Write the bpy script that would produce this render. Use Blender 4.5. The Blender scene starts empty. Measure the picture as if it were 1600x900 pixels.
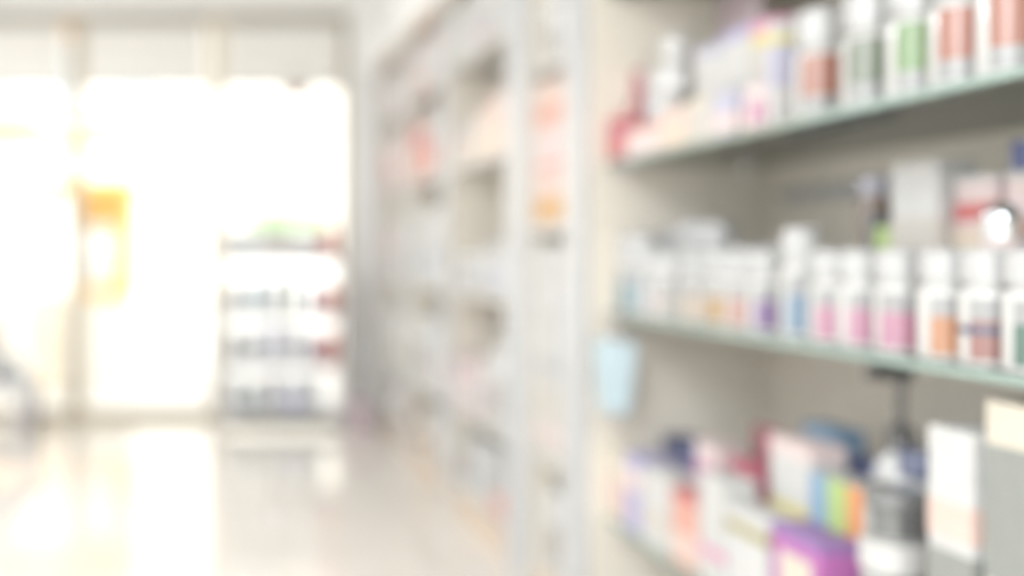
import bpy, bmesh, math, random
from mathutils import Vector, Matrix
random.seed(7)
PI = math.pi
scn = bpy.context.scene
COL = scn.collection

# ------------------------------------------------------------------ materials
def lin(c):
    c = c / 255.0
    return c / 12.92 if c <= 0.04045 else ((c + 0.055) / 1.055) ** 2.4
def srgb(r, g, b): return (lin(r), lin(g), lin(b), 1.0)
MATS = {}
def mat(name, rgb, rough=0.45, metal=0.0, coat=0.0, var=0.05, scale=30.0, bump=0.0, spec=0.5, transl=0.0, coat_ior=1.5):
    """procedural material: base colour broken up by a soft noise"""
    if name in MATS: return MATS[name]
    m = bpy.data.materials.new(name); m.use_nodes = True
    nt = m.node_tree; N = nt.nodes; L = nt.links
    p = N['Principled BSDF']
    base = srgb(*rgb)
    tc = N.new('ShaderNodeTexCoord'); nz = N.new('ShaderNodeTexNoise')
    nz.inputs['Scale'].default_value = scale; nz.inputs['Detail'].default_value = 3
    L.new(tc.outputs['Object'], nz.inputs['Vector'])
    rp = N.new('ShaderNodeValToRGB')
    rp.color_ramp.elements[0].position = 0.3; rp.color_ramp.elements[1].position = 0.7
    rp.color_ramp.elements[0].color = tuple(max(0, c * (1 - var)) for c in base[:3]) + (1,)
    rp.color_ramp.elements[1].color = tuple(min(1, c * (1 + var)) for c in base[:3]) + (1,)
    L.new(nz.outputs['Fac'], rp.inputs['Fac']); L.new(rp.outputs['Color'], p.inputs['Base Color'])
    p.inputs['Roughness'].default_value = rough; p.inputs['Metallic'].default_value = metal
    p.inputs['Coat Weight'].default_value = coat; p.inputs['Coat Roughness'].default_value = 0.03; p.inputs['Coat IOR'].default_value = coat_ior
    p.inputs['Specular IOR Level'].default_value = spec
    if bump:
        b = N.new('ShaderNodeBump'); b.inputs['Strength'].default_value = bump; b.inputs['Distance'].default_value = 0.01
        L.new(nz.outputs['Fac'], b.inputs['Height']); L.new(b.outputs['Normal'], p.inputs['Normal'])
    if transl:
        t = N.new('ShaderNodeBsdfTranslucent'); t.inputs['Color'].default_value = base
        mx = N.new('ShaderNodeMixShader'); mx.inputs[0].default_value = transl
        L.new(p.outputs[0], mx.inputs[1]); L.new(t.outputs[0], mx.inputs[2])
        L.new(mx.outputs[0], N['Material Output'].inputs['Surface'])
    MATS[name] = m
    return m
def glass_mat(name, tint, edge=0.0):
    """clear sheet glass: transparent with a Fresnel gloss"""
    m = bpy.data.materials.new(name); m.use_nodes = True
    nt = m.node_tree; N = nt.nodes; L = nt.links
    N.remove(N['Principled BSDF'])
    tr = N.new('ShaderNodeBsdfTransparent'); tr.inputs['Color'].default_value = tint
    gl = N.new('ShaderNodeBsdfGlossy'); gl.inputs['Roughness'].default_value = 0.03
    df = N.new('ShaderNodeBsdfDiffuse'); df.inputs['Color'].default_value = srgb(176, 196, 186)
    fr = N.new('ShaderNodeFresnel'); fr.inputs['IOR'].default_value = 1.45
    m1 = N.new('ShaderNodeMixShader'); m2 = N.new('ShaderNodeMixShader')
    m1.inputs[0].default_value = edge
    L.new(tr.outputs[0], m1.inputs[1]); L.new(df.outputs[0], m1.inputs[2])
    L.new(fr.outputs[0], m2.inputs[0]); L.new(m1.outputs[0], m2.inputs[1]); L.new(gl.outputs[0], m2.inputs[2])
    L.new(m2.outputs[0], N['Material Output'].inputs['Surface'])
    return m
PAL = {
 'vermilion': (232, 70, 40), 'mid grey': (138, 143, 138), 'bottle white': (186, 187, 190),
 'white': (220, 220, 219), 'warm white': (216, 209, 201), 'pale grey': (196, 197, 200), 'grey': (165, 168, 166),
 'dark grey': (92, 96, 100), 'black': (52, 52, 58), 'navy': (48, 62, 112), 'dark blue': (62, 74, 140),
 'blue': (110, 160, 205), 'light blue': (184, 214, 228), 'teal': (84, 150, 168), 'lavender': (196, 196, 226),
 'lilac': (176, 170, 222), 'purple': (140, 92, 176), 'magenta': (190, 82, 178), 'pink': (236, 140, 186),
 'pale pink': (246, 220, 220), 'crimson': (196, 72, 98), 'red': (208, 84, 84), 'brick red': (178, 92, 84), 'salmon': (240, 160, 140),
 'pale salmon': (248, 212, 198), 'peach': (250, 222, 196), 'orange': (240, 138, 70), 'terracotta': (204, 106, 78), 'amber': (222, 156, 52),
 'cream': (240, 228, 206), 'yellow': (238, 222, 120), 'lime': (176, 212, 106), 'green': (112, 170, 78),
 'dark green': (40, 104, 84), 'sage': (118, 134, 108), 'olive': (160, 150, 84), 'brown': (128, 92, 72), 'mauve': (206, 180, 190),
 'silver': (206, 208, 210), 'pale blue': (222, 230, 242), 'light grey': (228, 228, 228),
}
for k_, c_ in list(PAL.items()):
    g_ = 0.30; v_ = (200, 198, 194)          # washed-out veil of glare mixed into every packaging colour
    PAL[k_] = tuple((c_[i] * (1 - g_) + v_[i] * g_) * .93 for i in range(3))
def gloss(c):  return mat(c + ' plastic', PAL[c], rough=0.5, coat=1.0, var=0.02, scale=12, coat_ior=1.8)
def card(c):   return mat(c + ' card', PAL[c], rough=0.5, coat=0.08, var=0.035, scale=45)
def paper(c):  return mat(c + ' label paper', tuple(v * .82 for v in PAL[c]), rough=0.5, coat=1.0, var=0.04, scale=60, coat_ior=1.8)
def foil(c):   return mat(c + ' film', PAL[c], rough=0.3, coat=0.3, var=0.05, scale=22, bump=0.25)
M = {
 'taupe': mat('greige laminate', (233, 226, 214), rough=0.5, spec=0.3, var=0.03, scale=9),
 'post': mat('white painted post', (190, 191, 192), rough=0.35, var=0.015, scale=8),
 'board': mat('white shelf board', (204, 201, 195), rough=0.42, var=0.02, scale=10),
 'header': mat('tan header board', (206, 186, 166), rough=0.5, var=0.03, scale=10),
 'wall': mat('white wall paint', (246, 245, 243), rough=0.8, var=0.015, scale=5),
 'ceil': mat('white ceiling paint', (240, 239, 236), rough=0.85, var=0.01, scale=5),
 'frame': mat('beige aluminium frame', (190, 178, 156), rough=0.45, var=0.03, scale=14),
 'chrome': mat('chrome', (220, 222, 226), rough=0.12, metal=1.0, var=0.02),
 'steel': mat('white wire steel', (212, 212, 214), rough=0.35, var=0.02),
 'blind': mat('white blind fabric', (242, 241, 238), rough=0.9, var=0.02, scale=60, transl=0.55),
 'pave': mat('pale pavement', (226, 224, 220), rough=0.85, var=0.06, scale=3, bump=0.1),
}
G_WIN = glass_mat('window glass', (0.97, 0.98, 0.98, 1))
G_SHELF = glass_mat('green shelf glass', (0.92, 0.96, 0.94, 1), 0.10)
G_EDGE = glass_mat('green shelf glass edge', (0.62, 0.78, 0.72, 1), 0.75)

def floor_mat():
    m = bpy.data.materials.new('polished floor tiles'); m.use_nodes = True
    nt = m.node_tree; N = nt.nodes; L = nt.links; p = N['Principled BSDF']
    tc = N.new('ShaderNodeTexCoord'); br = N.new('ShaderNodeTexBrick')
    br.offset = 0.0; br.squash = 1.0
    br.inputs['Scale'].default_value = 1.0; br.inputs['Brick Width'].default_value = 0.6; br.inputs['Row Height'].default_value = 0.6
    br.inputs['Mortar Size'].default_value = 0.003
    br.inputs['Color1'].default_value = srgb(228, 220, 210); br.inputs['Color2'].default_value = srgb(232, 224, 214)
    br.inputs['Mortar'].default_value = srgb(218, 210, 200)
    nz = N.new('ShaderNodeTexNoise'); nz.inputs['Scale'].default_value = 4; nz.inputs['Detail'].default_value = 4
    mx = N.new('ShaderNodeMixRGB'); mx.blend_type = 'MULTIPLY'; mx.inputs[0].default_value = 0.12
    L.new(tc.outputs['Object'], br.inputs['Vector']); L.new(tc.outputs['Object'], nz.inputs['Vector'])
    L.new(br.outputs['Color'], mx.inputs[1]); L.new(nz.outputs['Fac'], mx.inputs[2])
    L.new(mx.outputs[0], p.inputs['Base Color'])
    p.inputs['Roughness'].default_value = 0.14; p.inputs['Coat Weight'].default_value = 0.6; p.inputs['Coat Roughness'].default_value = 0.06
    return m
M['floor'] = floor_mat()

# ------------------------------------------------------------------ mesh helpers
def add_box(bm, x0, x1, y0, y1, z0, z1, bev=0.0, rot=None, slot=0):
    g = bmesh.ops.create_cube(bm, size=1.0); vs = g['verts']
    for v in vs:
        v.co = Vector(((x0 + x1) / 2 + v.co.x * (x1 - x0), (y0 + y1) / 2 + v.co.y * (y1 - y0), (z0 + z1) / 2 + v.co.z * (z1 - z0)))
    fs = list({f for v in vs for f in v.link_faces})
    for f in fs: f.material_index = slot
    if bev:
        es = list({e for v in vs for e in v.link_edges})
        bmesh.ops.bevel(bm, geom=es, offset=bev, segments=2, affect='EDGES', profile=0.5)
    return vs
def add_lathe(bm, prof, seg=28, cx=0, cy=0, ridge=0):
    """revolve [(r,z),...] about z; ridge>0 flutes the wall like a screw cap"""
    rings = []
    for r, z in prof:
        if r < 1e-5:
            rings.append([bm.verts.new((cx, cy, z))]); continue
        ring = []
        for i in range(seg):
            a = 2 * PI * i / seg; rr = r * (1 - ridge * (i % 2))
            ring.append(bm.verts.new((cx + rr * math.cos(a), cy + rr * math.sin(a), z)))
        rings.append(ring)
    for a, b in zip(rings, rings[1:]):
        if len(a) == 1 and len(b) == 1: continue
        for i in range(seg):
            j = (i + 1) % seg
            if len(a) == 1: bm.faces.new((a[0], b[j], b[i]))
            elif len(b) == 1: bm.faces.new((a[i], a[j], b[0]))
            else: bm.faces.new((a[i], a[j], b[j], b[i]))
def add_tube(bm, pts, r, seg=10):
    pts = [Vector(p) for p in pts]; rings = []
    for k, p in enumerate(pts):
        d = (pts[min(k + 1, len(pts) - 1)] - pts[max(k - 1, 0)]).normalized()
        up = Vector((0, 0, 1)) if abs(d.z) < 0.9 else Vector((1, 0, 0))
        a = d.cross(up).normalized(); b = d.cross(a).normalized()
        rings.append([bm.verts.new(p + r * (math.cos(2 * PI * i / seg) * a + math.sin(2 * PI * i / seg) * b)) for i in range(seg)])
    for a, b in zip(rings, rings[1:]):
        for i in range(seg):
            j = (i + 1) % seg; bm.faces.new((a[i], a[j], b[j], b[i]))
    bm.faces.new(rings[0][::-1]); bm.faces.new(rings[-1])
def obj(name, bm, m, parent=None, smooth=False):
    bmesh.ops.recalc_face_normals(bm, faces=bm.faces)
    me = bpy.data.meshes.new(name); bm.to_mesh(me); bm.free()
    for mm in (m if isinstance(m, (list, tuple)) else [m]): me.materials.append(mm)
    if smooth:
        for p in me.polygons: p.use_smooth = True
        try: me.set_sharp_from_angle(angle=math.radians(38))
        except Exception: pass
    o = bpy.data.objects.new(name, me); COL.objects.link(o)
    if parent: o.parent = parent
    return o
def bx(name, m, parent, *dims, bev=0.0):
    bm = bmesh.new(); add_box(bm, *dims, bev=bev); return obj(name, bm, m, parent)
def thing(name, label, cat, loc=(0, 0, 0), rz=0, group=None):
    o = bpy.data.objects.new(name, None); COL.objects.link(o); o.empty_display_size = 0.05
    o.location = loc; o.rotation_euler = (0, 0, rz); o['label'] = label; o['category'] = cat
    if group: o['group'] = group
    return o
def structure(o, label=None, cat=None):
    o['kind'] = 'structure'
    if label: o['label'] = label
    if cat: o['category'] = cat
    return o

# ------------------------------------------------------------------ room shell
CAM_Z = 0.92
XW, XL, YB, YF, ZC = 1.34, -2.15, -4.2, 5.40, 2.48
structure(bx('floor', M['floor'], None, XL, XW, YB, YF + 0.12, -0.1, 0), 'pale polished tile floor of the shop aisle', 'floor')
structure(bx('ceiling', M['ceil'], None, XL, XW, YB, YF + 0.12, ZC, ZC + 0.1), 'white shop ceiling', 'ceiling')
structure(bx('wall_right', M['wall'], None, XW, XW + 0.1, YB, YF + 0.12, 0, ZC), 'white wall behind the shelving run', 'wall')
bm = bmesh.new()                                     # long side wall, out of view, opened by an added daylight window
SWY = [(3.1, 4.9)]; SW0, SW1 = 0.35, 2.25
add_box(bm, XL - 0.1, XL, YB, YF + 0.12, 0, SW0); add_box(bm, XL - 0.1, XL, YB, YF + 0.12, SW1, ZC)
for a_, b_ in ((YB, 3.1), (4.9, YF + 0.12)): add_box(bm, XL - 0.1, XL, a_, b_, SW0, SW1)
structure(obj('wall_left', bm, M['wall']), 'white side wall across the aisle with one added window', 'wall')
structure(bx('wall_back', M['wall'], None, XL, XW, YB - 0.1, YB, 0, ZC), 'white wall at the back of the shop', 'wall')
# shop front: masonry around the glazing
bm = bmesh.new()
WT = 2.225
add_box(bm, XL, XW, YF, YF + 0.12, WT, ZC)
add_box(bm, 0.735, XW, YF, YF + 0.12, 0, WT)
add_box(bm, XL, -2.05, YF, YF + 0.12, 0, WT)
structure(obj('wall_front', bm, M['wall']), 'white shop front wall around the glazing', 'wall')
# bulkhead above the shelving
structure(bx('trim_1', M['wall'], None, 0.862, XW - 0.002, 0.1, YF - 0.002, 1.905, ZC - 0.002), 'white bulkhead above the shelving run', 'trim')

def glazing(name, x0, x1, label, rails=(), door=False):
    w = thing(name, label, 'door' if door else 'window', ((x0 + x1) / 2, YF + 0.06, 0)); w['kind'] = 'structure'
    h = (x1 - x0) / 2; fw = 0.035 if not door else 0.045
    bm = bmesh.new()
    add_box(bm, -h, -h + fw, -0.03, 0.03, 0.0, WT, 0.003); add_box(bm, h - fw, h, -0.03, 0.03, 0.0, WT, 0.003)
    add_box(bm, -h + fw, h - fw, -0.03, 0.03, WT - 0.06, WT, 0.003); add_box(bm, -h + fw, h - fw, -0.03, 0.03, 0.0, 0.05, 0.003)
    for z in rails: add_box(bm, -h + fw, h - fw, -0.025, 0.025, z, z + 0.03, 0.003)
    obj('door_frame' if door else 'window_frame', bm, M['frame'], w)
    bx('glass_pane', G_WIN, w, -h + fw - 0.004, h - fw + 0.004, -0.004, 0.004, 0.046, WT - 0.056)
    if door:
        bm = bmesh.new(); add_tube(bm, [(-h + 0.022, -0.03, 0.85), (-h + 0.022, -0.07, 0.87), (-h + 0.022, -0.07, 1.15), (-h + 0.022, -0.03, 1.17)], 0.009)
        obj('door_handle', bm, M['chrome'], w, True)
    return w
glazing('window_1', -2.045, -0.765, 'leftmost glazed bay of the bright shop front')
glazing('door_1', -0.76, 0.015, 'glazed door bay in the middle of the shop front', door=True)
glazing('window_2', 0.02, 0.73, 'glazed bay of the shop front beside the shelving')

for n_, (a_, b_) in enumerate(SWY):  # unseen window, added to throw daylight onto the shelves and bottles
    w = thing('window_%d' % (n_ + 3), 'unseen side window added for daylight across the aisle', 'window', (XL - 0.05, (a_ + b_) / 2, 0)); w['kind'] = 'structure'
    h = (b_ - a_) / 2; bm = bmesh.new()
    for q in (-1, 1): add_box(bm, -.03, .03, q * h - .02 - q * .02, q * h + .02 - q * .02, SW0, SW1, .003)
    for z_ in (SW0, SW1 - .04): add_box(bm, -.03, .03, -h + .04, h - .04, z_, z_ + .04, .003)
    obj('window_frame', bm, M['frame'], w)
    bx('glass_pane', G_WIN, w, -.004, .004, -h + .035, h - .035, SW0 + .035, SW1 - .035)

def blind(x0, x1, label):
    t = thing('roller_blind', label, 'blind', ((x0 + x1) / 2, YF - 0.035, WT - 0.06), 0, 'roller blinds across the top of the shop front')
    h = (x1 - x0) / 2
    bm = bmesh.new(); add_box(bm, -h, h, -0.0015, 0.0015, -0.345, -0.03); obj('fabric', bm, M['blind'], t)
    bm = bmesh.new(); add_tube(bm, [(-h, 0, -0.018), (h, 0, -0.018)], 0.017, 14); obj('roller', bm, M['post'], t, True)
    bm = bmesh.new(); add_box(bm, -h, h, -0.006, 0.006, -0.362, -0.344, 0.003); obj('bottom_bar', bm, M['post'], t)
blind(-2.0, -0.81, 'white roller blind at the top of the leftmost glazed bay')
blind(-0.70, -0.045, 'white roller blind at the top of the glazed door bay')
blind(0.06, 0.69, 'white roller blind at the top of the bay beside the shelving')
# round pink sticker on the right-hand pane
bm = bmesh.new(); add_lathe(bm, [(0, 0), (0.062, 0), (0.062, 0.002), (0, 0.002)], 36)
o = obj('window_sticker', bm, paper('salmon')); o.location = (0.45, YF + 0.053, 1.80); o.rotation_euler = (PI / 2, 0, 0)
o['label'] = 'round pale red sticker high on the glass beside the shelving'; o['category'] = 'sticker'

# ------------------------------------------------------------------ shelving units
X0, XB = 0.851, 1.30            # front of the posts, back of the units
def unit(name, label, y0, y1, near, far, shelves, glass=False, posts=True):
    """near / far = thickness of the two side panels; shelves = top heights"""
    t = thing(name, label, 'shelving', (0, 0, 0)); yc = (y0 + y1) / 2
    t.location = (1.075, yc, 0)
    def part(n, m, xa, xb, ya, yb, za, zb, bev=0.0): return bx(n, m, t, xa - 1.075, xb - 1.075, ya - yc, yb - yc, za, zb, bev=bev)
    H = 1.90
    for (a, b) in ((y0, y0 + near), (y1 - far, y1)):
        s = part('side_panel', M['taupe'], X0 + 0.014, XB, a, b, 0, H)
        bm = bmesh.new(); add_box(bm, X0 - 1.075, X0 + 0.014 - 1.075, a - yc, b - yc, 0, H, 0.003)
        obj('edge_trim', bm, M['post'], s)
    part('back_panel', M['taupe'], XB - 0.015, XB, y0 + near, y1 - far, 0.07, H)
    part('header', M['header'], X0 + 0.004, X0 + 0.03, y0 + near, y1 - far, H - 0.05, H)
    part('top_panel', M['board'], X0 + 0.03, XB - 0.015, y0 + near, y1 - far, H - 0.02, H)
    part('plinth', M['header'], X0 + 0.03, X0 + 0.05, y0 + near, y1 - far, 0, 0.065)
    part('shelf', M['board'], X0 + 0.03 if not glass else X0 + 0.012, XB - 0.015, y0 + near, y1 - far, 0.065, 0.085, 0.002)
    for z in shelves:
        if not glass:
            part('shelf', M['board'], X0 + 0.012, XB - 0.015, y0 + near, y1 - far, z - 0.02, z, 0.002)
        else:
            g = part('glass_shelf', G_SHELF, 0.906, XB - 0.02, y0 + near + 0.002, y1 - far - 0.002, z - 0.012, z)
            e = bmesh.new(); add_box(e, 0.900 - 1.075, 0.906 - 1.075, y0 + near + 0.002 - yc, y1 - far - 0.002 - yc, z - 0.012, z, 0.002)
            obj('polished_edge', e, G_EDGE, g)
            for yy in (y0 + near + 0.012, y1 - far - 0.012):
                for xx in (0.95, 1.22):
                    bm = bmesh.new(); add_lathe(bm, [(0, z - 0.026), (0.006, z - 0.024), (0.007, z - 0.0125), (0, z - 0.0125)], 14, xx - 1.075, yy - yc)
                    obj('support_peg', bm, M['chrome'], g, True)
    return t
ZU, ZM, ZL = 1.127, 0.780, 0.312
U0 = unit('shelving_unit', 'nearest greige shelving unit with glass shelves full of bottles and cartons', 0.12, 2.36, 0.05, 0.065, [ZL, ZM, ZU, 1.52], glass=True)
U1 = unit('shelving_unit', 'narrow shelving unit holding stacked salmon and white cartons', 2.362, 2.80, 0.066, 0.08, [0.385, 0.99, 1.41])
SH = [0.37, 0.785, 1.225, 1.585]
U2 = unit('shelving_unit', 'wide greige shelving unit just beyond the narrow one', 2.802, 3.68, 0.118, 0.05, SH)
U3 = unit('shelving_unit', 'shelving unit second from the window wall, holding red and white packs', 3.682, 4.49, 0.048, 0.06, SH)
U4 = unit('shelving_unit', 'farthest shelving unit, beside the window wall', 4.492, 5.22, 0.058, 0.07, SH)

# ------------------------------------------------------------------ products (front faces -x)
def carton(label, x, y0, y1, z, h, d, body, bands=(), group=None, name='carton', cat='carton', lid=None, panel=None, rz=0.0):
    """x = front face; bands = (colour, from, to) fractions of the height; panel = (colour, y0, y1, z0, z1) fractions on the front"""
    w = y1 - y0
    t = thing(name, label, cat, (x + d / 2, (y0 + y1) / 2, z), rz, group)
    bm = bmesh.new(); add_box(bm, -d / 2, d / 2, -w / 2, w / 2, 0, h, 0.0015); obj('body', bm, card(body), t)
    for c, a, b in bands:
        bm = bmesh.new(); e = 0.0007; add_box(bm, -d / 2 - e, d / 2 + e, -w / 2 - e, w / 2 + e, h * a, h * b, 0.0005)
        obj('printed_band', bm, card(c), t)['label'] = c + ' printed band'
    if lid:
        bm = bmesh.new(); e = 0.0007; add_box(bm, -d / 2 - e, d / 2 + e, -w / 2 - e, w / 2 + e, h * 0.9, h + e, 0.0008)
        obj('top_flap', bm, card(lid), t)['label'] = lid + ' top flap'
    if panel:
        for (c, a, b, p, q) in panel:
            bm = bmesh.new(); add_box(bm, -d / 2 - 0.0014, -d / 2 - 0.0002, w * (a - .5), w * (b - .5), h * p, h * q)
            obj('front_panel', bm, card(c), t)['label'] = c + ' printed panel on the front'
    return t
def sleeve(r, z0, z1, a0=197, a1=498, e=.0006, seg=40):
    """paper label wrapped round a bottle, its gap a bare white strip standing in for the window glint"""
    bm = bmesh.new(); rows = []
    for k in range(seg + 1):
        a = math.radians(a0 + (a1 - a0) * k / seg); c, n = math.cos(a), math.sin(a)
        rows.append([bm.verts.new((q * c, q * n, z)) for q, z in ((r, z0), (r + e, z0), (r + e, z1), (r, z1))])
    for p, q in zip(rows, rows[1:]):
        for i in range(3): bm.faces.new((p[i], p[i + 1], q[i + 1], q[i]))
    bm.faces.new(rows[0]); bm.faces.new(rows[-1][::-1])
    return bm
def bottle(label, xc, yc, z, h, r, body, lab, cap, a=0.08, b=0.52, capf=0.31, group=None, name='bottle', cat='bottle', neck=True, extra=()):
    t = thing(name, label, cat, (xc, yc, z), random.uniform(-.12, .12), group)
    zc = h * (1 - capf)
    bm = bmesh.new()
    add_lathe(bm, [(0, 0), (r * .9, 0), (r, r * .1), (r, zc * 0.86), (r * .95, zc * .92), (r * .72, zc * .975), (r * .72, zc + .004), (0, zc + .004)], 32)
    obj('body', bm, gloss(body), t, True)
    if lab:
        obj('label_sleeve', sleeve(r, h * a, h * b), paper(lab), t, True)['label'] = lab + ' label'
    for c_, a_, b_ in extra: obj('label_strip', sleeve(r, h * a_, h * b_), paper(c_), t, True)['label'] = c_ + ' strip of the label'  # pale grey strips set off the bare white gap as a painted glint
    cr = r * (.93 if neck else 1.02)
    bm = bmesh.new(); add_lathe(bm, [(r * .7, zc + .002), (cr, zc + .003), (cr, h - .004), (cr - .004, h), (0, h)], 48, ridge=0.02)
    obj('cap', bm, gloss(cap), t, True)
    return t
def tube(label, xc, yc, z, h, r, body, cap, group=None):
    """squeeze tube standing on its cap"""
    t = thing('squeeze_tube', label, 'tube', (xc, yc, z), 0, group)
    bm = bmesh.new(); add_lathe(bm, [(0, 0), (r * .8, 0), (r * .85, .004), (r * .75, h * .18), (0, h * .18)], 24, ridge=.02); obj('cap', bm, gloss(cap), t, True)
    bm = bmesh.new(); seg = 24; rings = []
    for k in range(9):
        f = k / 8; zz = h * (.18 + .82 * f); rx = r * (1 - f) + .0015 * f; ry = r * (1 + .35 * f)
        rings.append([bm.verts.new((rx * math.cos(2 * PI * i / seg), ry * math.sin(2 * PI * i / seg), zz)) for i in range(seg)])
    for p, q in zip(rings, rings[1:]):
        for i in range(seg): bm.faces.new((p[i], p[(i + 1) % seg], q[(i + 1) % seg], q[i]))
    bm.faces.new(rings[0]); bm.faces.new(rings[-1]); obj('body', bm, gloss(body), t, True)
    return t
def pouch(label, x, y0, y1, z, h, d, body, lab=None, group=None, lean=0.0):
    """stand-up pouch: full at the bottom, sealed flat along its top edge"""
    w = y1 - y0; t = thing('pouch', label, 'pouch', (x + d / 2, (y0 + y1) / 2, z), 0, group)
    def shell(e, za, zb, ya=1.0, sides=(-1, 1)):
        bm = bmesh.new(); nu, nv = 10, 12; rows = {}
        for s in (-1, 1):
            g = []
            for i in range(nu + 1):
                f = za + (zb - za) * i / nu; row = []
                for j in range(nv + 1):
                    q = -1 + 2 * j / nv; q *= ya
                    th = (d / 2) * (1 - f ** 1.6) * (1 - abs(q) ** 3) + .0012
                    row.append(bm.verts.new((s * (th + e) + lean * f, q * w / 2 * (1 - .06 * math.sin(PI * f)), h * f)))
                g.append(row)
            rows[s] = g
            if s in sides:
                for i in range(nu):
                    for j in range(nv): bm.faces.new((g[i][j], g[i][j + 1], g[i + 1][j + 1], g[i + 1][j]))
        if len(sides) == 2:
            A, B = rows[-1], rows[1]
            for j in range(nv):
                bm.faces.new((A[0][j], A[0][j + 1], B[0][j + 1], B[0][j])); bm.faces.new((A[-1][j], A[-1][j + 1], B[-1][j + 1], B[-1][j]))
            for i in range(nu):
                bm.faces.new((A[i][0], A[i + 1][0], B[i + 1][0], B[i][0])); bm.faces.new((A[i][-1], A[i + 1][-1], B[i + 1][-1], B[i][-1]))
        else:
            for v in [v for v in bm.verts if not v.link_faces]: bm.verts.remove(v)
        return bm
    obj('bag', shell(0, 0, 1), foil(body), t, True)
    if lab:
        o = obj('front_label', shell(.0012, .25, .72, .7, (-1,)), paper(lab), t, True); o['label'] = lab + ' front label'
    return t
def pump(label, xc, yc, z, h, r, body, head, lab=None, group=None):
    t = thing('pump_bottle', label, 'bottle', (xc, yc, z), 0, group)
    zb = h * .68
    bm = bmesh.new(); add_lathe(bm, [(0, 0), (r * .93, 0), (r, .005), (r, zb * .82), (r * .8, zb * .93), (r * .4, zb), (0, zb)], 30); obj('body', bm, gloss(body), t, True)
    if lab:
        bm = bmesh.new(); add_lathe(bm, [(r, zb * .2), (r + .0006, zb * .2), (r + .0006, zb * .7), (r, zb * .7)], 30); obj('label_sleeve', bm, paper(lab), t, True)
    bm = bmesh.new(); add_lathe(bm, [(0, zb), (r * .46, zb), (r * .46, zb + h * .08), (r * .16, zb + h * .1), (r * .16, zb + h * .26), (0, zb + h * .26)], 20)
    p = obj('pump', bm, gloss(head), t, True)
    bm = bmesh.new(); add_box(bm, -r * 1.2, r * .35, -r * .3, r * .3, zb + h * .26, h, .004); obj('nozzle', bm, gloss(head), p)
    return t
ORD = ['leftmost', 'second from left', 'third from left', 'fourth from left', 'fifth from left', 'sixth from left', 'seventh from left', 'eighth from left', 'ninth from left', 'tenth from left', 'eleventh from left', 'twelfth from left', 'thirteenth from left', 'fourteenth from left', 'fifteenth from left']

# ---- nearest unit, upper glass shelf
g = 'cartons and jars on the upper glass shelf'
carton('small red carton at the left end of the upper glass shelf', 0.903, 2.20, 2.285, ZU, .10, .034, 'crimson', [('red', .1, .5)], g, lid='salmon')
tube('tall pink squeeze tube behind the small red carton, upper glass shelf', .962, 2.262, ZU, .205, .02, 'crimson', 'pink', g)
bottle('slim white bottle beside the pink tube on the upper glass shelf', .975, 2.185, ZU, .19, .024, 'white', 'pale blue', 'white', .1, .5, .25, g)
bottle('tallest white bottle on the upper glass shelf, left of the cartons', .985, 2.122, ZU, .25, .031, 'white', 'warm white', 'white', .1, .55, .22, g)
carton('low pale pink carton at the left front of the upper glass shelf', .905, 2.03, 2.19, ZU, .062, .046, 'pale pink', [('salmon', .78, .96)], g)
carton('low peach carton second along the front of the upper glass shelf', .905, 1.915, 2.02, ZU, .075, .046, 'pale salmon', [('peach', .1, .5)], g)
carton('low white carton third along the front of the upper glass shelf', .905, 1.82, 1.905, ZU, .08, .046, 'warm white', [('cream', .8, .97)], g)
carton('low lavender carton with pink stripe at the front of the upper glass shelf', .905, 1.735, 1.81, ZU, .075, .046, 'lavender', [('pale pink', .1, .5)], g)
bottle('small pink round tub at the front of the upper glass shelf', .93, 1.69, ZU, .075, .03, 'pale pink', 'pink', 'pale pink', .1, .6, .3, g, name='tub', cat='tub')
carton('tall white carton behind the peach one, upper glass shelf', .968, 1.905, 2.005, ZU, .195, .07, 'white', [('warm white', .2, .5)], g, lid='lavender')
carton('tall white carton with lilac flap, upper glass shelf', .968, 1.80, 1.90, ZU, .205, .07, 'white', [('pale grey', .25, .5)], g, lid='lilac')
carton('tall white carton with pink and yellow top, upper glass shelf', .968, 1.715, 1.795, ZU, .20, .07, 'warm white', [('yellow', .8, .9)], g, lid='pink')
carton('white carton with lavender panel left of the jars', .915, 1.622, 1.648, ZU, .17, .04, 'white', [('lavender', .36, .76), ('yellow', .78, .86)], g)
carton('wide white carton with big lavender panel, upper glass shelf', .968, 1.62, 1.71, ZU, .185, .06, 'white', [('lavender', .36, .76), ('yellow', .8, .9)], g)
bottle('green capped bottle behind the lavender panel carton', 1.07, 1.78, ZU, .205, .024, 'white', 'sage', 'dark green', .1, .6, .2, g)
pouch('tall mauve pouch at the back of the upper glass shelf', 1.10, 2.06, 2.25, ZU, .37, .07, 'mauve', 'pale pink', g)
bottle('white jar at the back of the upper glass shelf behind tall cartons', 1.12, 1.92, ZU, .17, .045, 'pale grey', 'light grey', 'grey', .1, .6, .25, g, name='jar', cat='jar')
for i, (y, c, d) in enumerate([(1.571, 'terracotta', 'terracotta label, leftmost of the row'), (1.451, 'sage', 'grey-green label, second of the row'), (1.354, 'green', 'bright green label, middle of the row'),
                               (1.272, 'terracotta', 'orange-red label, between green and end jars'), (1.192, 'terracotta', 'orange-red label, cut off at the right')]):
    bottle('white supplement jar with ' + d + ', upper glass shelf', .955, y, ZU, .172, .036, 'white', c, 'pale grey', .2, .58, .33, extra=[('pale grey', .05, .197)], group='large white jars on the upper glass shelf', name='jar', cat='jar')

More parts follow.
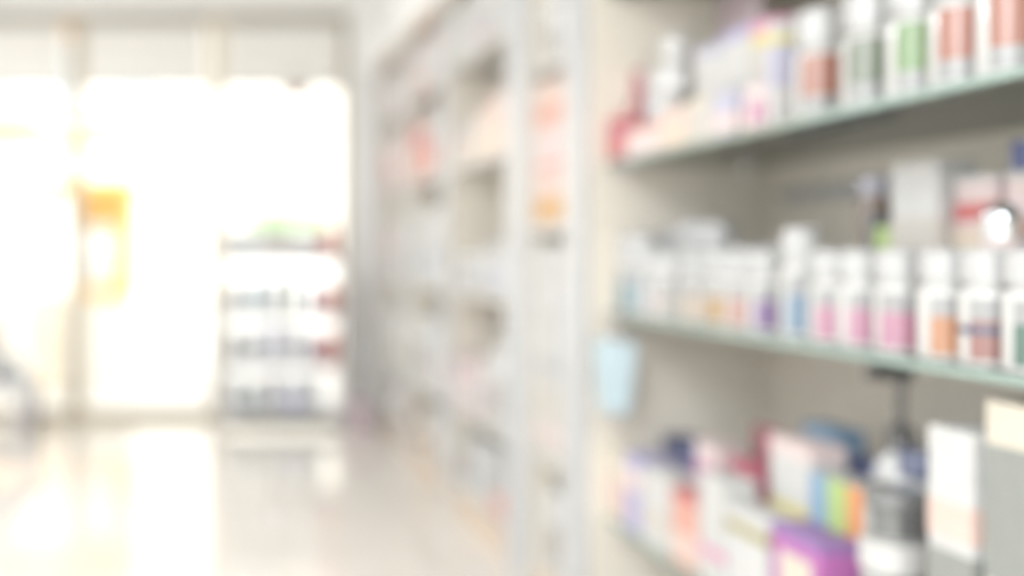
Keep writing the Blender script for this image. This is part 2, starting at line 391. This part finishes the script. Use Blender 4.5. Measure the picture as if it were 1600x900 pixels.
# ---- nearest unit, middle glass shelf: front row of bottles
rows = [(2.255, 'teal', .178), (2.185, 'light blue', .178), (2.111, 'pale pink', .142), (2.045, 'warm white', .142), (1.945, 'peach', .143), (1.855, 'amber', .143), (1.781, 'salmon', .143),
        (1.704, 'purple', .143), (1.604, 'blue', .178), (1.524, 'pink', .143), (1.453, 'pink', .143), (1.373, 'pink', .143), (1.286, 'orange', .143), (1.214, 'brick red', .143), (1.146, 'dark green', .143)]
for i, (y, c, h) in enumerate(rows):
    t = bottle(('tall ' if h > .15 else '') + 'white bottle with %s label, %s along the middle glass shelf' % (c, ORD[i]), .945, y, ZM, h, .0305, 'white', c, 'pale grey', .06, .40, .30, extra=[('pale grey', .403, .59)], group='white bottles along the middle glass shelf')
    if c == 'brick red':
        bm = bmesh.new(); add_lathe(bm, [(.0311, .04), (.0317, .04), (.0317, .05), (.0311, .05)], 32); obj('label_stripe', bm, paper('navy'), t, True)
g = 'items at the back of the middle glass shelf'
for i, (y, h) in enumerate([(2.24, .19), (2.15, .205), (2.06, .2), (1.95, .15), (1.86, .15), (1.77, .15)]):
    bottle('white back row bottle, %s behind the front bottles, middle glass shelf' % ORD[i], 1.04, y, ZM, h, .037, 'light grey', 'pale grey', 'pale grey', .1, .5, .25, g)
t = bottle('dark brown bottle with lavender cap at the back of the middle shelf', 1.13, 1.70, ZM, .268, .026, 'brown', 'black', 'lavender', .45, .78, .13, g, neck=False)
carton('small lime green carton at the back of the middle shelf', 1.08, 1.55, 1.63, ZM, .18, .05, 'lime', [('cream', .1, .6)], g)
carton('tall plain white carton standing behind the bottles, middle shelf', 1.05, 1.445, 1.545, ZM, .275, .06, 'white', [('warm white', .3, .7)], g)
carton('cream carton stacked right of the tall white one, middle shelf', 1.07, 1.36, 1.44, ZM, .17, .07, 'cream', [('pale blue', .1, .5)], g, lid='peach')
carton('pink topped carton above the cream one, middle shelf', 1.07, 1.362, 1.438, ZM + .1715, .075, .07, 'pale pink', [('red', .15, .5)], g, lid='white')
carton('blue carton at the right end of the middle shelf', 1.07, 1.25, 1.35, ZM, .15, .07, 'blue', [('pale blue', .5, .95)], g)
carton('white and pink carton above the blue one, middle shelf', 1.07, 1.255, 1.345, ZM + .1515, .095, .07, 'pale pink', [('salmon', .1, .35)], g, lid='white')
carton('dark blue carton on top at the right end, middle shelf', 1.075, 1.27, 1.345, ZM + .249, .04, .06, 'dark blue', [], g)
t = thing('pill_tin', 'shiny chrome round tin among the pink cartons, middle shelf', 'tin', (1.03, 1.30, ZM), 0, g)
bm = bmesh.new(); add_lathe(bm, [(0, 0), (.022, 0), (.024, .003), (.024, .16), (0, .16)], 28); obj('body', bm, gloss('pale pink'), t, True)
bm = bmesh.new(); add_lathe(bm, [(.0245, .158), (.0245, .18)] + [(.0245 * math.cos(a * PI / 16), .18 + .0245 * math.sin(a * PI / 16)) for a in range(1, 8)] + [(0, .2045)], 28); obj('domed_lid', bm, M['chrome'], t, True)

# white rail on the back panel
t = thing('hook_rail', 'short white hook rail on the back panel under the upper shelf', 'rail', (1.27, 2.04, 1.04))
bm = bmesh.new(); add_box(bm, -.012, .0135, -.17, .17, -.012, .016, .003); obj('rail', bm, M['post'], t)
for yy in (-.13, -.05, .03, .11):
    bm = bmesh.new(); add_tube(bm, [(-.012, yy, .004), (-.05, yy, .002), (-.058, yy, .012)], .0035, 8); obj('hook', bm, M['chrome'], t, True)
# hanging light blue sachet below the middle shelf
t = thing('hanging_sachet', 'light blue sachet hanging on a white strap below the middle glass shelf', 'sachet', (.893, 2.215, .775))
bm = bmesh.new(); add_box(bm, -.0022, -.0005, -.022, .022, -.07, .012, .0005); add_box(bm, -.0022, .03, -.022, .022, .0105, .012, .0005)
obj('strap', bm, paper('warm white'), t)
bm = bmesh.new(); nu, nv = 12, 10; G = {}
for s in (-1, 1):
    g_ = []
    for i in range(nu + 1):
        f = i / nu; hw = .044 * (1 - .45 * max(0, f - .3) ** 1.3) if f < .9 else .033
        g_.append([bm.verts.new((s * (.007 * math.sin(PI * f) * (1 - (2 * j / nv - 1) ** 2) + .0012) - .006, (2 * j / nv - 1) * hw, -.05 - .165 * f)) for j in range(nv + 1)])
    G[s] = g_
    for i in range(nu):
        for j in range(nv): bm.faces.new((g_[i][j], g_[i][j + 1], g_[i + 1][j + 1], g_[i + 1][j]))
A, B = G[-1], G[1]
for j in range(nv):
    for i in (0, -1): bm.faces.new((A[i][j], A[i][j + 1], B[i][j + 1], B[i][j]))
for i in range(nu):
    for j in (0, -1): bm.faces.new((A[i][j], A[i + 1][j], B[i + 1][j], B[i][j]))
obj('packet', bm, foil('light blue'), t, True).rotation_euler = (0, 0, math.radians(50))

# ---- nearest unit, lower glass shelf
g = 'mixed packs on the lower glass shelf'
carton('beige and pink carton at the left end of the lower glass shelf', .905, 2.205, 2.288, ZL, .166, .06, 'cream', [('pale salmon', .1, .6)], g)
carton('lilac carton second from left on the lower glass shelf', .905, 2.122, 2.197, ZL, .168, .06, 'lilac', [('pale pink', .55, .8)], g)
carton('plain white carton between the lilac and salmon ones, lower shelf', .905, 1.978, 2.112, ZL, .157, .06, 'white', [('warm white', .2, .5)], g)
carton('salmon carton with red top, front of the lower shelf', .905, 1.872, 1.968, ZL, .142, .06, 'salmon', [('pale salmon', .1, .45)], g, lid='red')
carton('white carton with pink stripe, right of the salmon one, lower shelf', .905, 1.77, 1.862, ZL, .20, .06, 'white', [('pink', .25, .34)], g)
carton('grey-white carton left of the magenta one, lower shelf', .905, 1.63, 1.76, ZL, .165, .06, 'light grey', [('olive', .74, .86)], g)
carton('magenta carton with cream front panel, front of the lower shelf', .905, 1.485, 1.615, ZL, .172, .06, 'magenta', [], g, panel=[('cream', .18, .82, .0, .78)], lid='purple')
carton('carton striped blue, green and orange behind the magenta one', .975, 1.478, 1.628, ZL, .25, .05, 'white', [], g, panel=[('orange', .0, .36, 0, 1), ('lime', .36, .7, 0, 1), ('blue', .7, 1, 0, 1)])
carton('navy carton behind the lilac one, lower shelf', 1.03, 2.17, 2.285, ZL, .19, .06, 'navy', [('lilac', .5, .8)], g)
carton('dark blue carton behind the plain white one, lower shelf', 1.02, 2.06, 2.16, ZL, .185, .06, 'dark blue', [], g)
carton('pale pink carton behind the salmon one, lower shelf', .985, 1.95, 2.04, ZL, .225, .05, 'pale pink', [('pink', .6, .8)], g)
pouch('crimson pouch at the back of the lower shelf', 1.12, 1.97, 2.13, ZL, .24, .07, 'crimson', 'salmon', g)
carton('dark green carton behind the white ones, lower shelf', 1.10, 1.88, 1.95, ZL, .225, .05, 'dark green', [], g)
carton('red pouch pack carton behind the pink stripe, lower shelf', 1.0, 1.83, 1.93, ZL, .21, .06, 'crimson', [('pale pink', .2, .5)], g)
carton('tall white carton left of the striped one, lower shelf', .985, 1.645, 1.765, ZL, .285, .06, 'white', [('yellow', .55, .62)], g, lid='pale pink')
carton('blue carton behind the tall white one, lower shelf', 1.10, 1.76, 1.86, ZL, .29, .05, 'blue', [('pale blue', .2, .5)], g)
carton('slate blue carton at the back centre of the lower shelf', 1.09, 1.655, 1.75, ZL, .25, .06, 'dark blue', [('grey', .5, .9)], g)
pump('white pump bottle with black pump at the back of the lower shelf', 1.09, 1.58, ZL, .43, .042, 'white', 'black', 'light grey', g)
bottle('dark navy capped bottle behind the grey tubs, lower shelf', 1.05, 1.475, ZL, .315, .03, 'grey', 'dark grey', 'navy', .5, .8, .14, g, neck=False)
bottle('grey tub with white lid right of the striped carton, lower shelf', .955, 1.40, ZL, .205, .042, 'grey', 'silver', 'white', .1, .6, .22, g, name='tub', cat='tub', neck=False)
bottle('black lidded tub stacked on the white lid, lower shelf', .955, 1.40, ZL + .206, .07, .036, 'grey', 'dark grey', 'dark grey', .1, .6, .35, g, name='tub', cat='tub', neck=False)
carton('tall grey-white carton with pale salmon band, right part of the lower shelf', .925, 1.215, 1.29, ZL, .385, .06, 'light grey', [('pale salmon', .64, .76), ('mid grey', .03, .6)], g)
carton('cream carton with grey panel at the right edge, lower shelf', .93, 1.09, 1.20, ZL, .43, .07, 'cream', [('mid grey', .5, .88)], g)
carton('brown carton between the salmon band and grey panel ones', 1.02, 1.14, 1.20, ZL, .26, .06, 'brown', [('mauve', .85, .99)], g)
bottle('pale pink bottle behind the pale salmon band carton, lower shelf', 1.03, 1.34, ZL, .30, .03, 'pale pink', 'pale pink', 'white', .1, .6, .2, g)

# ---- narrow unit (y 2.428 .. 2.72)
xf = .872
g = 'cartons stacked in the narrow unit'
a, b = 2.432, 2.716; md = (a + b) / 2
for i, (y, h) in enumerate([(2.50, .21), (2.635, .23)]):
    bottle('fat white bottle at the top of the narrow unit, %s' % ('near side' if i == 0 else 'far side'), xf + .055, y, 1.41, h, .052, 'white', 'warm white', 'light grey', .1, .5, .28, g)
for col, (p, q, side) in enumerate([(a, md - .008, 'near'), (md + .008, b, 'far')]):
    zz = .99
    for lvl, (c, bnd, h) in enumerate([('pale salmon', 'amber', .125), ('pale pink', 'salmon', .125), ('pale salmon', 'salmon', .125)]):
        carton('%s carton with %s band, %s of the %s stack, narrow unit' % (c, bnd, ['bottom', 'middle', 'top'][lvl], side), xf + random.uniform(0, .008), p + .002, q - .002, zz, h, .16, c, [(bnd, .15, .5 if lvl != 1 else .3)], g)
        zz += h + .0006
    zz = .385
    for lvl, (c, bnd, h) in enumerate([('warm white', 'pale pink', .18), ('white', 'pale grey', .18), ('white', 'light grey', .19)]):
        carton('%s carton with %s band, %s of the %s stack, narrow unit' % (c, bnd, ['bottom', 'middle', 'top'][lvl], side), xf + random.uniform(0, .008), p + .002, q - .002, zz, h, .16, c, [(bnd, .2, .4)], g)
        zz += h + .0006
for i, y in enumerate((2.51, 2.64)):
    bottle('big white bottle on the bottom board of the narrow unit, %s' % ('near side' if i == 0 else 'far side'), xf + .06, y, .085, .20, .055, 'white', 'warm white', 'white', .1, .6, .2, g)

# ---- the wide units: rows described from the far (left) end to the near (right) end
def row(y0, y1, z, items, shelf, unit_name):
    n = len(items); w = (y1 - y0) / n
    for i, it in enumerate(items):
        kind, c, c2, h = it
        ya = y1 - (i + 1) * w + .004; yb = y1 - i * w - .004
        ym = (ya + yb) / 2; r = min((yb - ya) / 2, .055)
        lab = '%s, %s, %s, %s'
        grp = 'packs on the %s of the %s' % (shelf, unit_name)
        if kind == 'c': carton(lab % ('%s carton with %s band' % (c, c2), ORD[i], shelf, unit_name), xf + .004, ya, yb, z, h, .14, c, [(c2, .15, .45)], grp)
        elif kind == 'b': bottle(lab % ('%s bottle with %s label' % (c, c2), ORD[i], shelf, unit_name), xf + .006 + r, ym, z, h, r, c, c2, c, .12, .6, .22, grp)
        elif kind == 't': bottle(lab % ('%s tub with %s label' % (c, c2), ORD[i], shelf, unit_name), xf + .006 + r, ym, z, h, r, c, c2, c, .12, .55, .3, grp, name='tub', cat='tub', neck=False)
        elif kind == 'p': pouch(lab % ('%s pouch with %s label' % (c, c2), ORD[i], shelf, unit_name), xf + .006, ya, yb, z, h, .07, c, c2, grp)
SN = {1.585: 'top shelf', 1.225: 'second shelf', .785: 'middle shelf', .37: 'lower shelf', .085: 'bottom board'}
def fill(y0, y1, un, table):
    for z, items in table.items(): row(y0, y1, z, items, SN[z], un)
fill(2.925, 3.625, 'wide unit', {
 1.585: [('c', 'white', 'light grey', .2), ('c', 'pale grey', 'white', .22), ('c', 'white', 'mauve', .21), ('c', 'white', 'pale grey', .23), ('c', 'warm white', 'light grey', .22)],
 1.225: [('c', 'pale pink', 'cream', .11), ('b', 'white', 'cream', .15), ('c', 'white', 'peach', .15), ('c', 'pale salmon', 'cream', .16), ('c', 'pale salmon', 'peach', .19), ('c', 'pale pink', 'peach', .18)],
 .785: [('t', 'pale grey', 'lavender', .12), ('t', 'white', 'light grey', .13), ('t', 'white', 'warm white', .13), ('t', 'white', 'pale grey', .12), ('c', 'pale grey', 'lavender', .17), ('c', 'white', 'pale blue', .16)],
 .37: [('c', 'mauve', 'pale pink', .17), ('c', 'pale pink', 'white', .18), ('b', 'white', 'pale pink', .2), ('b', 'white', 'warm white', .26), ('b', 'white', 'light grey', .26)],
 .085: [('p', 'grey', 'mauve', .17), ('p', 'silver', 'white', .2), ('b', 'white', 'light grey', .19), ('p', 'silver', 'light grey', .2), ('c', 'pale grey', 'salmon', .17), ('c', 'salmon', 'red', .1)]})
fill(3.735, 4.425, 'unit next to farthest', {
 1.585: [('c', 'pale pink', 'white', .22), ('c', 'white', 'salmon', .2), ('c', 'white', 'pale grey', .22), ('c', 'pale pink', 'white', .23), ('c', 'white', 'light grey', .22)],
 1.225: [('c', 'red', 'salmon', .24), ('c', 'salmon', 'peach', .22), ('c', 'crimson', 'red', .2), ('c', 'white', 'salmon', .26), ('b', 'white', 'pale grey', .28), ('b', 'white', 'pale pink', .27)],
 .785: [('c', 'white', 'pale grey', .3), ('b', 'white', 'light grey', .28), ('c', 'white', 'pale blue', .3), ('c', 'white', 'pale grey', .31), ('b', 'white', 'pale blue', .27)],
 .37: [('b', 'white', 'pale grey', .26), ('b', 'white', 'warm white', .27), ('t', 'white', 'light grey', .22), ('c', 'white', 'pale pink', .25), ('c', 'white', 'pale grey', .28)],
 .085: [('c', 'brown', 'cream', .15), ('c', 'cream', 'brown', .16), ('c', 'white', 'peach', .2), ('c', 'white', 'pale grey', .18)]})
fill(4.555, 5.145, 'farthest unit', {
 1.585: [('c', 'pale pink', 'white', .2), ('c', 'white', 'pale pink', .22), ('c', 'white', 'pale grey', .2), ('c', 'pale salmon', 'white', .21)],
 1.225: [('c', 'salmon', 'white', .2), ('c', 'pale pink', 'red', .22), ('c', 'pale pink', 'white', .24), ('c', 'white', 'mauve', .22)],
 .785: [('c', 'pale pink', 'white', .25), ('b', 'white', 'olive', .22), ('c', 'white', 'pale grey', .26), ('c', 'white', 'lavender', .24)],
 .37: [('b', 'white', 'lavender', .24), ('c', 'pale blue', 'white', .25), ('c', 'cream', 'olive', .22), ('c', 'white', 'pale grey', .26)],
 .085: [('c', 'white', 'pale grey', .18), ('c', 'warm white', 'cream', .17), ('c', 'pale pink', 'white', .18)]})

# ------------------------------------------------------------------ display stand by the right-hand pane
t = thing('display_stand', 'white wire display stand in front of the glazing beside the shelving', 'stand', (.345, 5.15, 0))
SX, SY = .31, .13; TIERS = [.09, .34, .59, .88]
bm = bmesh.new()
for sx in (-1, 1):
    for sy in (-1, 1): add_tube(bm, [(sx * SX, sy * SY, 0), (sx * SX, sy * SY, .90)], .008, 10)
    add_tube(bm, [(sx * SX, -SY, .90), (sx * SX, SY, .90)], .008, 10)
add_tube(bm, [(-SX, SY, .90), (SX, SY, .90)], .008, 10)
obj('frame', bm, M['steel'], t, True)
for z in TIERS:
    bm = bmesh.new(); add_box(bm, -SX + .008, SX - .008, -SY + .004, SY - .004, z - .012, z, .002)
    s = obj('tier', bm, M['post'], t)
    bm = bmesh.new(); add_tube(bm, [(-SX, -SY, z + .05), (SX, -SY, z + .05)], .004, 8); add_tube(bm, [(-SX, -SY, z), (SX, -SY, z)], .005, 8); obj('front_rail', bm, M['steel'], s, True)
stand_items = {
 .88: [('c', 'white', 'pale blue', .15), ('c', 'warm white', 'white', .16), ('c', 'white', 'light grey', .14)],
 .09: [('p', 'pale blue', 'white', .19), ('p', 'grey', 'light blue', .17), ('p', 'white', 'lavender', .2), ('c', 'pale blue', 'lilac', .18), ('p', 'white', 'pale blue', .2)],
 .34: [('c', 'grey', 'white', .18), ('p', 'pale blue', 'white', .19), ('c', 'lavender', 'white', .2), ('p', 'white', 'pale blue', .2), ('p', 'lavender', 'white', .17)],
 .59: [('c', 'white', 'pale grey', .17), ('c', 'light blue', 'white', .18), ('p', 'white', 'pale blue', .19), ('b', 'sage', 'dark grey', .21), ('b', 'lavender', 'white', .17)]}
for z, its in stand_items.items():
    n = len(its); w = (.50 if z < .8 else .51) / n
    for i, (k, c, c2, h) in enumerate(its):
        x0_ = .345 - .29 + i * w + .004; xm = x0_ + w / 2 - .004
        nm = {.09: 'bottom tier', .34: 'middle tier', .59: 'third tier', .88: 'top tier'}[z]
        grp = 'packs on the display stand'
        lab = '%s, %s on %s, wire display stand'
        if k == 'c': o = carton(lab % ('%s carton with %s band' % (c, c2), ORD[i], nm), 0, -(w - .012) / 2, (w - .012) / 2, 0, h, .08, c, [(c2, .2, .5)], grp); 
        elif k == 'p': o = pouch(lab % ('%s pouch with %s label' % (c, c2), ORD[i], nm), 0, -(w - .008) / 2, (w - .008) / 2, 0, h, .06, c, c2, grp)
        else: o = bottle(lab % ('%s bottle with %s label' % (c, c2), ORD[i], nm), 0, 0, 0, h, .035, c, c2, c, .1, .5, .25, grp)
        o.location = (xm, 5.10, z + .0005); o.rotation_euler = (0, 0, PI / 2)
# orange-red bottles down the right end of the stand
for z, nm in ((.34, 'middle'), (.59, 'third'), (.88, 'top')):
    bottle('orange-red bottle at the right end of the %s tier, wire display stand' % nm, .585, 5.06, z + .0005, .165, .04, 'vermilion', 'vermilion', 'vermilion', .1, .6, .22, 'orange-red bottles on the display stand')
t = thing('paper_bag', 'small mauve-brown paper bag on the floor between display stand and shelving', 'bag', (.735, 5.08, 0))
bm = bmesh.new(); vs = add_box(bm, -.06, .06, -.05, .05, 0, .17, 0.0)
for v in vs:
    if v.co.z > .1: v.co.x *= .9; v.co.y *= .5
obj('bag', bm, foil('mauve'), t)
bm = bmesh.new(); add_tube(bm, [(-.03, 0, .168), (-.03, 0, .2), (-.015, 0, .215), (.015, 0, .215), (.03, 0, .2), (.03, 0, .168)], .003, 8); obj('handle', bm, card('cream'), t, True)

# low display table left
t = thing('display_table', 'low white display table in front of the leftmost glazing', 'table', (-1.25, 4.85, 0))
bm = bmesh.new(); add_box(bm, -.38, .38, -.2, .2, .26, .29, .004); obj('tabletop', bm, M['post'], t)
for sx in (-1, 1):
    for sy in (-1, 1): bm = bmesh.new(); add_box(bm, sx * .35 - .018, sx * .35 + .018, sy * .17 - .018, sy * .17 + .018, 0, .26, .003); obj('leg', bm, mat('grey table steel', (170, 168, 176), .4), t)
bm = bmesh.new(); add_box(bm, -.345, .345, -.17, .17, .08, .095, .002); obj('lower_shelf', bm, M['board'], t)
g = 'items on the low display table'
carton('mauve grey carton standing on the low display table', -1.18, 4.76, 4.92, .2905, .29, .12, 'mauve', [('grey', .2, .6)], g)
bottle('white round tub on the low display table right of the mauve carton', -.985, 4.82, .2905, .13, .06, 'white', 'white', 'white', .1, .5, .35, g, name='tub', cat='tub')
carton('pale salmon carton at the left of the low display table', -1.42, 4.74, 4.92, .2905, .16, .14, 'pale salmon', [('peach', .2, .5)], g)

# ------------------------------------------------------------------ street outside
structure(bx('ground', M['pave'], None, -14, 14, YF + 0.14, 26, -0.14, -0.04), 'pale sunlit pavement outside', 'ground')
t = thing('street_kiosk', 'yellow street kiosk with an awning outside the shop front', 'kiosk', (-1.5, 7.4, -.04))
yel = mat('sunlit yellow paint', (250, 203, 100), rough=.6, var=.04, scale=4)
bx('body', yel, t, .46, .90, -.3, .3, .62, 1.38, bev=.01)
bx('base_cabinet', mat('white kiosk panel', (244, 240, 232), .5), t, -.45, .90, -.32, .32, 0, .62, bev=.01)
bx('serving_board', mat('pale kiosk board', (240, 240, 240), .4), t, .55, .80, -.315, -.30, .72, 1.15)
bm = bmesh.new(); vs = add_box(bm, -.45, .92, -.62, .35, 1.38, 1.52, .01)
for v in bm.verts:
    if v.co.y < -.4 and v.co.z > 1.45: v.co.z -= .08
obj('awning', bm, yel, t)
for px_ in (-.40, .36): bx('post', mat('cream post paint', (240, 220, 180), .5), t, px_ - .03, px_ + .03, -.58, -.52, 0, 1.38)
t = thing('building', 'pale building with peach bands across the street', 'building', (0, 18, -.04))
pb = mat('cream facade', (244, 240, 232), rough=0.8, var=.04, scale=2)
bx('facade', pb, t, -9, 2.6, 0, 3, 0, 7)
for k, z in enumerate((2.9, 4.9)): bx('cornice_band', mat('peach band', (236, 176, 122), .8), t, -9.05, -1.6, -.12, 0.0, z, z + .45)
for k in range(6):
    w = bx('window', mat('facade window', (196, 206, 214), .2), t, -8 + k * 1.25, -7.3 + k * 1.25, -.03, 0.0, 3.5, 4.7)
t = thing('planter', 'white street planter with low green hedge, seen through the glazing beside the shelving', 'planter', (1.12, 15.5, -.04))
bm = bmesh.new(); add_box(bm, -.7, .7, -.3, .3, 0, 1.33, .02); add_box(bm, -.74, .74, -.34, .34, 1.27, 1.34, .01); obj('trough', bm, mat('white planter', (246, 246, 244), .5), t)
bm = bmesh.new(); bmesh.ops.create_icosphere(bm, subdivisions=5, radius=1.0)
for v in bm.verts:
    n = v.co.normalized(); f = 1 + .06 * math.sin(17 * n.x + 3) * math.cos(19 * n.y) + .05 * math.sin(29 * n.z + 11 * n.x)
    v.co = Vector((max(-.95, min(.95, n.x * 1.3)) * .62 * f, max(-.9, min(.9, n.y * 1.3)) * .24 * f, 1.47 + max(-.75, min(.75, n.z * 1.2)) * .18 * f))
obj('foliage', bm, mat('leaf green', (150, 186, 130), .7, var=.3, scale=25, bump=.6), t, True)

# ------------------------------------------------------------------ light
w = bpy.data.worlds.new('daylight'); scn.world = w; w.use_nodes = True
bg = w.node_tree.nodes['Background']; bg.inputs['Color'].default_value = (1.0, 0.995, 0.985, 1); bg.inputs['Strength'].default_value = 2.7
sd = bpy.data.lights.new('sun', 'SUN'); sd.energy = 3.2; sd.angle = .01; sd.color = (1, .96, .9)
so = bpy.data.objects.new('sun', sd); COL.objects.link(so); so.rotation_euler = Vector((.25, .75, -.8)).to_track_quat('-Z', 'Y').to_euler()
lg = 'ceiling panel lights over the aisle'
CN = {-.95: 'row nearer the shelving', -1.75: 'row nearer the far wall'}
RN = {-1.9: 'added fill at the shop back', -.9: 'added fill second from the back', 1.2: 'level with the glass shelves', 3.8: 'by the windows'}
for lx, ly, en in [(x_, y_, e_) for x_ in CN for y_, e_ in ((-1.9, 56), (-.9, 50), (1.2, 9), (3.8, 26))]:  # rear rows behind the camera are added fill for the shelf interiors
    t = thing('ceiling_light', 'square ceiling panel light, %s, %s' % (CN[lx], RN[ly]), 'ceiling light', (lx, ly, ZC - .0005), 0, lg)
    bm = bmesh.new()
    for (p, q, r_, s_) in ((-.31, .31, -.31, -.29), (-.31, .31, .29, .31), (-.31, -.29, -.29, .29), (.29, .31, -.29, .29)): add_box(bm, p, q, r_, s_, -.03, 0)
    obj('frame', bm, M['post'], t)
    ld = bpy.data.lights.new('panel_lamp', 'AREA'); ld.shape = 'SQUARE'; ld.size = .56; ld.energy = en; ld.color = (.92, .965, 1)
    lo = bpy.data.objects.new('panel_lamp', ld); COL.objects.link(lo); lo.parent = t; lo.location = (0, 0, -.012)

# ------------------------------------------------------------------ camera (shift lens, wide open, focused close)
F = 1555.0
cd = bpy.data.cameras.new('camera'); cd.sensor_width = 36.0; cd.lens = 36.0 * F / 1600.0
cd.shift_x = (800 - 335) / 1600.0; cd.shift_y = -(450 - 393) / 1600.0
cd.clip_start = .02; cd.clip_end = 200
cd.dof.use_dof = True; cd.dof.focus_distance = 0.71; cd.dof.aperture_fstop = (cd.lens / 1000.0) / 0.0272
co = bpy.data.objects.new('camera', cd); COL.objects.link(co); co.location = (0, 0, CAM_Z); co.rotation_euler = (PI / 2, 0, 0)
scn.camera = co
vs = scn.view_settings
scn.display_settings.display_device = 'sRGB'
vs.view_transform = 'Standard'; vs.look = 'None'; vs.exposure = -0.2; vs.gamma = 1.0; vs.use_curve_mapping = False
